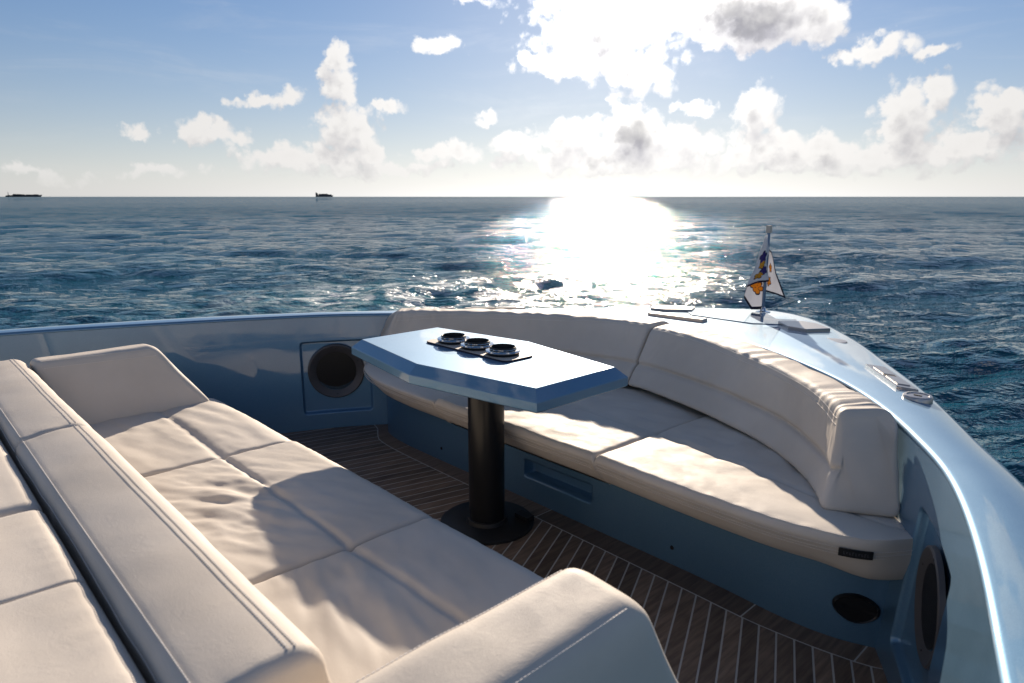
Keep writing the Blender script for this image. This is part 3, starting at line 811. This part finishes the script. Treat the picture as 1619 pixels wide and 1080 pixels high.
# sewn label on the port cushion front
def bench_tag():
    o, top, L, nr = bc[2]; e = top[:, 0]; s = np.r_[0, np.cumsum(np.linalg.norm(np.diff(e[:, :2], axis=0), axis=1))]
    i = np.argmin(np.abs(e[:, 0]-1.355)); sa = s[i]
    q = np.array([[np.interp(sa+d, s, e[:, k]) for k in range(3)] for d in np.linspace(-.042, .042, 9)])
    t = np.gradient(q[:, :2], axis=0); t /= np.linalg.norm(t, axis=1)[:, None]; n = np.stack([t[:, 1], -t[:, 0]], 1)
    up = np.c_[q[:, :2]+n*.0065, q[:, 2]-.006]; lo = np.c_[q[:, :2]+n*.0045, q[:, 2]-.030]
    ub = up-np.c_[n*.003, 0*n[:, 0]]; lb = lo-np.c_[n*.003, 0*n[:, 0]]
    G = np.stack([up, lo, lb, ub], 1)
    tag = mesh_obj('sewn_label', G.reshape(-1, 3), grid_faces(9, 4, False, True), M_BLACKM, o, smooth=False)
    # faint woven marks along the label
    m = MB()
    for j in range(9):
        f = .16+.085*j; a = np.array([np.interp(f, np.linspace(0, 1, 9), up[:, k]) for k in range(3)]); b = np.array([np.interp(f, np.linspace(0, 1, 9), lo[:, k]) for k in range(3)])
        c = a*.5+b*.5; nn = np.array([np.interp(f, np.linspace(0, 1, 9), n[:, k]) for k in (0, 1)])
        tt = Vector((-nn[1], nn[0], 0)); R = tt.to_track_quat('X', 'Z').to_matrix()
        h = (.0042, .0030, .0036, .0048)[j % 4]
        m.box((c[0]+nn[0]*.0006, c[1]+nn[1]*.0006, c[2]), (.0007, .0004, h), R)
        m.box((c[0]+nn[0]*.0006-nn[1]*.0016, c[1]+nn[1]*.0006+nn[0]*.0016, c[2]+(h-.0008)*(1 if j % 2 else -1)), (.0017, .0004, .0006), R)
    m.obj('woven_lettering', pmat('grey_thread', (.10, .10, .11), .7), tag, smooth=False)
bench_tag()
def bench_base():
    P = even(spline(BASE_F, 300), 420); nz = 56
    t = np.gradient(P, axis=0); t /= np.linalg.norm(t, axis=1)[:, None]; n = np.stack([-t[:, 1], t[:, 0]], 1)   # inward (to the bow)
    zz = np.linspace(0.0005, .30, nz); X = P[:, 0][:, None]; Z = zz[None]
    sd = sd_rrect(X, Z, .125, .142, .190, .038, .008)
    dep = 0.055*smoothstep(-sd, -0.0015, 0.010)
    G = np.empty((len(P), nz, 3)); G[..., :2] = P[:, None]+n[:, None]*dep[..., None]; G[..., 2] = Z
    b = mesh_obj('base', G.reshape(-1, 3), grid_faces(len(P), nz), M_PAINT, bench, sharp=70)
    def spot(x, z): 
        i = np.argmin(np.abs(P[:, 0]-x)); return Vector((P[i, 0], P[i, 1], z)), Vector((-n[i, 0], -n[i, 1], 0))
    from mathutils import Matrix
    for x, z in ((.70, .065), (-.66, .065)):
        c, nn = spot(x, z); R = Matrix((Vector((0,0,1)).cross(nn), Vector((0,0,1)), nn)).transposed()
        MB().lathe([(0.0, 0.002), (0.007, 0.002), (0.008, 0.0)], 16, c, R).obj('drain_hole', M_RUBBER, b)
    c, nn = spot(1.325, .115); R = Matrix((Vector((0,0,1)).cross(nn), Vector((0,0,1)), nn)).transposed()
    vs = []; prof = ((1.0, 0.0), (.99, .006), (.90, .012), (.84, .009), (.0, .010))
    m = MB(); N = 48
    for k, (s, h) in enumerate(prof):
        for i in range(N):
            a = 2*math.pi*i/N; px = .064*math.cos(a)*(1+.10*math.sin(a)); py = .047*math.sin(a)*(1.0-.10*abs(math.cos(a)))
            vs.append(tuple(c+R @ Vector((px*s, py*s, h))))
    m.add(vs, [(k*N+i, k*N+(i+1) % N, (k+1)*N+(i+1) % N, (k+1)*N+i) for k in range(len(prof)-1) for i in range(N)])
    sprop(m.obj('courtesy_light', M_BLACK, bench), 'black oval cover low on the blue bench base')
bench_base()
# back cushions, one each side of the centre line
BOT = [(0,.89),(.13,.875),(.47,.775),(.81,.625),(1.07,.42),(1.215,.225)]
MID = [(0,.965),(.13,.955),(.49,.85),(.85,.675),(1.09,.46),(1.205,.305)]
TOP = [(0,1.075),(.20,1.05),(.48,.96),(.885,.70),(1.10,.50),(1.185,.385)]
REAR= [(0,1.235),(.22,1.205),(.53,1.085),(.93,.815),(1.175,.60),(1.29,.49)]
LIP = [(0,1.340),(.22,1.31),(.545,1.165),(.915,.905),(1.165,.655),(1.34,.43)]
BREAR=[(0,1.20),(.2,1.18),(.55,1.03),(.95,.76),(1.22,.52),(1.40,.345)]
def back_cushion(side):
    C = [spline(c, 200) for c in (BOT, MID, TOP, REAR, LIP, BREAR)]
    u = np.linspace(0, 1, 200)
    def sec(t):
        tt = .004+t*.996
        p = [np.array([np.interp(tt, u, c[:, 0])*side, np.interp(tt, u, c[:, 1])]) for c in C]
        zt = .655-.019*p[4][1]
        B_, M_, T_, R_, LP, BR = p
        g = (M_-B_)/np.linalg.norm(M_-B_+1e-9)
        pt = [(*B_, .405), (*(M_*.93+B_*.07), .490), (*(M_+g*.022), .501), (*(M_*.95+T_*.05), .514), (*T_, .668 if side > 0 else .684), (*R_, .672 if side > 0 else .686), (*LP, zt-.004), (*BR, .40)]
        return pt, [.03, .012, .004, .012, .03, .04, .02, .03]
    sdv = 31.0 if side > 0 else 41.0
    L = 1.85
    def disp(G, ts, N):
        s = ts[:, None]*L*np.ones(G.shape[:2]); z = G[..., 2]; up = smoothstep(z, .585, .655)
        st = pnoise(s*15+5.0*pnoise(s*1.6, G[..., 1]*2.5, 9.0), G[..., 0]*5, sdv)
        st = st*up*(0.0065 if side > 0 else .0085)*(0.55+1.0*smoothstep(ts, .12, .5)[:, None])*(1-.65*smoothstep(ts, .82, .98)[:, None])
        fold = pnoise(s*9+z*9, z*5, sdv+5)*.0055*smoothstep(z, .46, .56)*smoothstep(ts, .45, .8)[:, None]
        return st+fold+.004*pnoise(s*3, z*4, sdv+8)+.0025*pnoise(s*16, z*16, sdv+3)
    o, G, ts = loft('back_cushion', sec, 230, bench, end=.03, disp=disp, closed_len=L)
    mid = G[len(ts)//2]; zt = mid[:, 2].max()
    # two stitched rows below the top front edge
    y_order = np.argsort(mid[:, 2])
    d = np.array([mid[j, 1]*1.0 for j in range(len(mid))])
    j0 = int(np.argmax(-((mid[:, 2]-(zt-.022))**2)*1e4-(mid[:, 1]-mid[:, 1].min())*2))
    for dj in (-1, 1):
        c = G[6:-6, (j0+dj) % G.shape[1]]; ctr = G[6:-6].mean(1); v = c-ctr; v /= np.linalg.norm(v, axis=1)[:, None]
        stitch(c+v*.0012, o, 0)
for s_ in (-1, 1): back_cushion(s_)

# ------------------------------------------------------------------ table
table = sprop(empty('table', (0, 0, 0)), 'six-sided blue and white cockpit table on a black pedestal', 'table')
def build_table():
    cy = -.045
    def hexa(e): return [(-.505-e, cy-.195-e*.85), (-.505-e, cy+.195+e*.85), (0, cy+.278+e), (.510+e, cy+.195+e*.85), (.510+e, cy-.195-e*.85), (0, cy-.278-e)]
    m = MB(); lv = [(-.002, .7206), (0, .72), (.034, .688), (.0355, .685), (.0355, .657), (.032, .653), (-.02, .652)]
    n = 6; vs = []
    for e, z in lv: vs += [(x, y, z) for x, y in hexa(e)]
    fs = [tuple(range(n)), tuple(range((len(lv)-1)*n, len(lv)*n))]
    for a in range(len(lv)-1): fs += [(a*n+i, a*n+(i+1) % n, (a+1)*n+(i+1) % n, (a+1)*n+i) for i in range(n)]
    m.add(vs, fs); m.obj('table_top', M_PAINT, table, smooth=False)
    ped = MB().lathe([(.072, .012), (.072, .64), (.15, .643), (.15, .6515)], 64).obj('pedestal', M_BLACK, table)
    bp_ = MB().lathe([(.19, .001), (.19, .010), (.185, .014), (.085, .016), (.080, .03), (.072, .032)], 72).obj('base_plate', M_BLACKM, table)
    MB().box((.10, .115, .022), (.035, .02, .012)).obj('lock_lever', M_BLACKM, bp_, smooth=False)
    def rr(hx_, hy_, r, cx, cyy):
        out = []
        for sx, sy, a0 in ((1, 1, 0), (-1, 1, 90), (-1, -1, 180), (1, -1, 270)):
            for a in np.radians(np.linspace(a0, a0+90, 7)): out.append((cx+sx*(hx_-r)+r*math.cos(a), cyy+sy*(hy_-r)+r*math.sin(a)))
        return out
    hcx, hcy = -.035, -.012
    pl = MB().prism(rr(.245, .074, .03, hcx, hcy), .7205, .7275).obj('cup_holder_plate', M_PLATE, table)
    MB().prism(rr(.2465, .0755, .031, hcx, hcy), .7195, .7262).obj('plate_edge', M_NAVY, pl)
    for i in (-1, 0, 1):
        c = (hcx+i*.147, hcy, .7276)
        h = MB().lathe([(.062, .0), (.063, .007), (.0645, .010)], 56, c).obj('cup_holder', M_BLACK, table)
        MB().lathe([(.0655, .0095), (.0665, .0125), (.064, .0160), (.052, .0170), (.050, .0150), (.050, .010)], 56, c, None, True).obj('steel_rim', M_STEEL, h)
        MB().lathe([(.0495, .011), (.0495, .0265), (.0465, .0285), (.0440, .0265), (.0435, .003), (.0, .003)], 56, c).obj('black_insert', M_BLACKM, h)
        MB().lathe([(.0502, .0192), (.0508, .0205), (.0502, .0218), (.0494, .0205)], 56, c, None, True).obj('chrome_band', M_STEEL, h)
build_table()

# ------------------------------------------------------------------ flag on its staff at the bow
def build_flag():
    fx, fy = -.03, 2.30; z0 = deck_z(fx, fy)
    st = sprop(empty('flagstaff', (fx, fy, z0)), 'short polished steel flagstaff standing at the tip of the bow', 'flagstaff')
    m = MB(); m.lathe([(.0095, .0), (.0095, .50), (.008, .505), (0, .506)], 20, (fx, fy, z0)); m.obj('staff', pmat('blue_grey_staff', (.10, .16, .25), .35, .6), st)
    MB().lathe([(.045, -.006), (.044, .004), (.02, .008), (.0125, .03), (.0098, .032)], 32, (fx, fy, z0)).obj('staff_base', M_STEEL, st)
    MB().box((fx, fy, z0+.505), (.013, .013, .022)).obj('staff_cap', M_BRUSH, st, smooth=False)
    R2 = np.array([FWD[1], -FWD[0]]); F2 = np.array(FWD)
    U, V = np.meshgrid(np.linspace(0, 1, 130), np.linspace(0, 1, 100), indexing='ij')
    # the sheet runs from the staff out to a fold, back behind the staff, then out to the fly corner
    ku = [0, .16, .33, .37, .52, .66, .72, .86, 1.0]
    side_b = np.interp(U, ku, [.012, -.045, -.118, -.128, -.075, .000, .018, .070, .125])     # lower edge, across
    side_t = np.interp(U, ku, [.004, -.010, -.022, -.022, -.012, .004, .012, .018, .022])     # upper edge, across
    zb = np.interp(U, ku, [.190, .185, .155, .090, .012, .018, .125, .108, .085])
    zt = np.interp(U, ku, [.475, .472, .465, .462, .455, .450, .385, .378, .372])
    dep = np.interp(U, ku, [-.012, -.034, -.020, -.010, .006, .014, .014, .000, -.012])
    e = V**1.15
    sx = side_t*(1-e)+side_b*e+.006*np.sin(V*7+U*14)*V
    zz = zt*(1-V)+zb*V
    dp = dep*(.35+.65*V)+.010*np.sin(U*21+V*4)*V+.004*np.sin(V*13+U*9)
    P = np.empty(U.shape+(3,)); P[..., 0] = fx+R2[0]*sx+F2[0]*dp; P[..., 1] = fy+R2[1]*sx+F2[1]*dp; P[..., 2] = z0+zz
    n, mm = U.shape; Fq = grid_faces(n, mm)
    o = mesh_obj('flag', P.reshape(-1, 3), Fq, M_FLAGW, None, sharp=0)
    for mt in (M_FLAGN, M_FLAGG, M_FLAGP): o.data.materials.append(mt)
    uc = (U[:-1, :-1]+U[1:, 1:])/2; vc = (V[:-1, :-1]+V[1:, 1:])/2
    idx = np.zeros(uc.shape, int)
    def emblem(cu, cv, su, sv_, colour, rot=0.0):
        su, sv_ = su*1.2, sv_*1.2
        x, y = (uc-cu)/su, (vc-cv)/sv_
        ca, sa = math.cos(rot), math.sin(rot); x, y = x*ca-y*sa, x*sa+y*ca
        r = np.hypot(x, y); a = np.arctan2(y, x)
        leaf = .62+.38*np.abs(np.cos(2.5*a+.4))
        idx[(r < leaf) & (idx == 0)] = 1
        idx[(r < leaf*.80) & (idx == 1) & (np.hypot(x, y) > .0)] = colour
        vein = (np.abs(np.sin(2.5*a+.4+math.pi/2)) < .16) & (r < leaf*.75); idx[vein & (r > .15)] = 1
    emblem(.17, .46, .095, .12, 3); emblem(.19, .62, .055, .075, 2, .6); emblem(.12, .74, .075, .085, 3, 1.0); emblem(.20, .83, .06, .07, 2, .3); emblem(.13, .56, .04, .055, 2, 1.2)
    emblem(.47, .66, .10, .10, 2, .2); emblem(.56, .70, .075, .085, 2, .9)
    emblem(.79, .42, .05, .10, 2, .3); emblem(.755, .74, .055, .105, 2, .8)
    edge = (vc > .962) | (uc > .972) | ((np.abs(uc-.352) < .010) & (vc > .45)) | ((uc > .68) & (vc < .045)) | ((uc < .1) & (vc < .12))
    idx[edge] = 1
    o.data.polygons.foreach_set('material_index', idx.ravel().astype(np.int32)); o.data.update()
    so_ = o.modifiers.new('cloth_thickness', 'SOLIDIFY'); so_.thickness = 0.0008
    sprop(o, 'white flag with navy border and gold and purple leaf emblems hanging limp on the staff', 'flag')
def b_cloth(col):
    def f(k, b):
        b.inputs['Roughness'].default_value = .8
        tr = k.n('ShaderNodeBsdfTranslucent'); tr.inputs[0].default_value = (*col, 1)
        mx = k.n('ShaderNodeMixShader'); mx.inputs[0].default_value = .35
        out = [n for n in k.t.nodes if n.type == 'OUTPUT_MATERIAL'][0]
        k.t.links.new(b.outputs[0], mx.inputs[1]); k.t.links.new(tr.outputs[0], mx.inputs[2]); k.t.links.new(mx.outputs[0], out.inputs[0])
    return f
M_FLAGW = pmat('flag_white', (.78, .77, .78), .8, build=b_cloth((.78, .77, .78)))
M_FLAGN = pmat('flag_navy', (.015, .014, .035), .8, build=b_cloth((.015, .014, .035)))
M_FLAGG = pmat('flag_gold', (.72, .36, .03), .8, build=b_cloth((.72, .36, .03)))
M_FLAGP = pmat('flag_purple', (.05, .035, .20), .8, build=b_cloth((.05, .035, .20)))
build_flag()

# ------------------------------------------------------------------ ships on the horizon
M_SHIP = pmat('dark_ship_paint', (.030, .038, .050), .6); M_SHIP2 = pmat('ship_grey', (.07, .08, .10), .6)
def ship_frame(azd, dist):
    a = rad(azd); d = np.array(FWD)*math.cos(a)+np.array([FWD[1], -FWD[0]])*math.sin(a)
    t = np.array([d[1], -d[0]])
    return np.array([1.94, -1.69])+d*dist, t, d
def ship_poly(name, prof, half, mat, parent, org, t, d):
    """side profile extruded across the beam, narrower towards the ends"""
    n = len(prof); L = max(abs(p[0]) for p in prof); vs = []
    for s in (-1, 1):
        for x, z in prof:
            w = half*(1-.75*max(0, abs(x)/L-.75)/.25); q = org+t*x+d*s*w; vs.append((q[0], q[1], SEA_Z+z))
    fs = [tuple(range(n)), tuple(range(n, 2*n))]+[(i, (i+1) % n, n+(i+1) % n, n+i) for i in range(n)]
    return mesh_obj(name, vs, fs, mat, parent, smooth=False)
def ship_a():
    org, t, d = ship_frame(-35.0, 6000)
    s = sprop(empty('ship', (org[0], org[1], SEA_Z)), 'long low dark ship with a thin mast on the horizon', 'ship')
    ship_poly('ship_hull', [(-105, -2), (-100, 9), (-85, 12), (95, 13), (108, 15), (112, 13), (100, -2)], 15, M_SHIP, s, org, t, d)
    ship_poly('deck_house', [(-62, 11), (-58, 20), (-20, 19), (10, 17), (12, 11)], 10, M_SHIP, s, org, t, d)
    ship_poly('deck_cargo', [(14, 12), (16, 17), (60, 16), (64, 18), (90, 17), (92, 12)], 10, M_SHIP2, s, org, t, d)
    ship_poly('mast', [(-87, 10), (-86, 34), (-84, 34), (-82, 10)], 1.5, M_SHIP2, s, org, t, d)
def ship_b():
    org, t, d = ship_frame(-15.05, 8000)
    s = sprop(empty('ship', (org[0], org[1], SEA_Z)), 'short tall-sterned dark cargo ship on the horizon', 'ship')
    ship_poly('ship_hull', [(-90, -2), (-96, 16), (90, 16), (97, 24), (88, -2)], 16, M_SHIP, s, org, t, d)
    ship_poly('bridge_tower', [(-92, 15), (-92, 46), (-78, 46), (-68, 34), (-62, 15)], 13, M_SHIP, s, org, t, d)
    ship_poly('deck_cargo', [(-60, 15), (-60, 32), (35, 33), (40, 26), (78, 25), (80, 15)], 13, M_SHIP2, s, org, t, d)
ship_a(); ship_b()
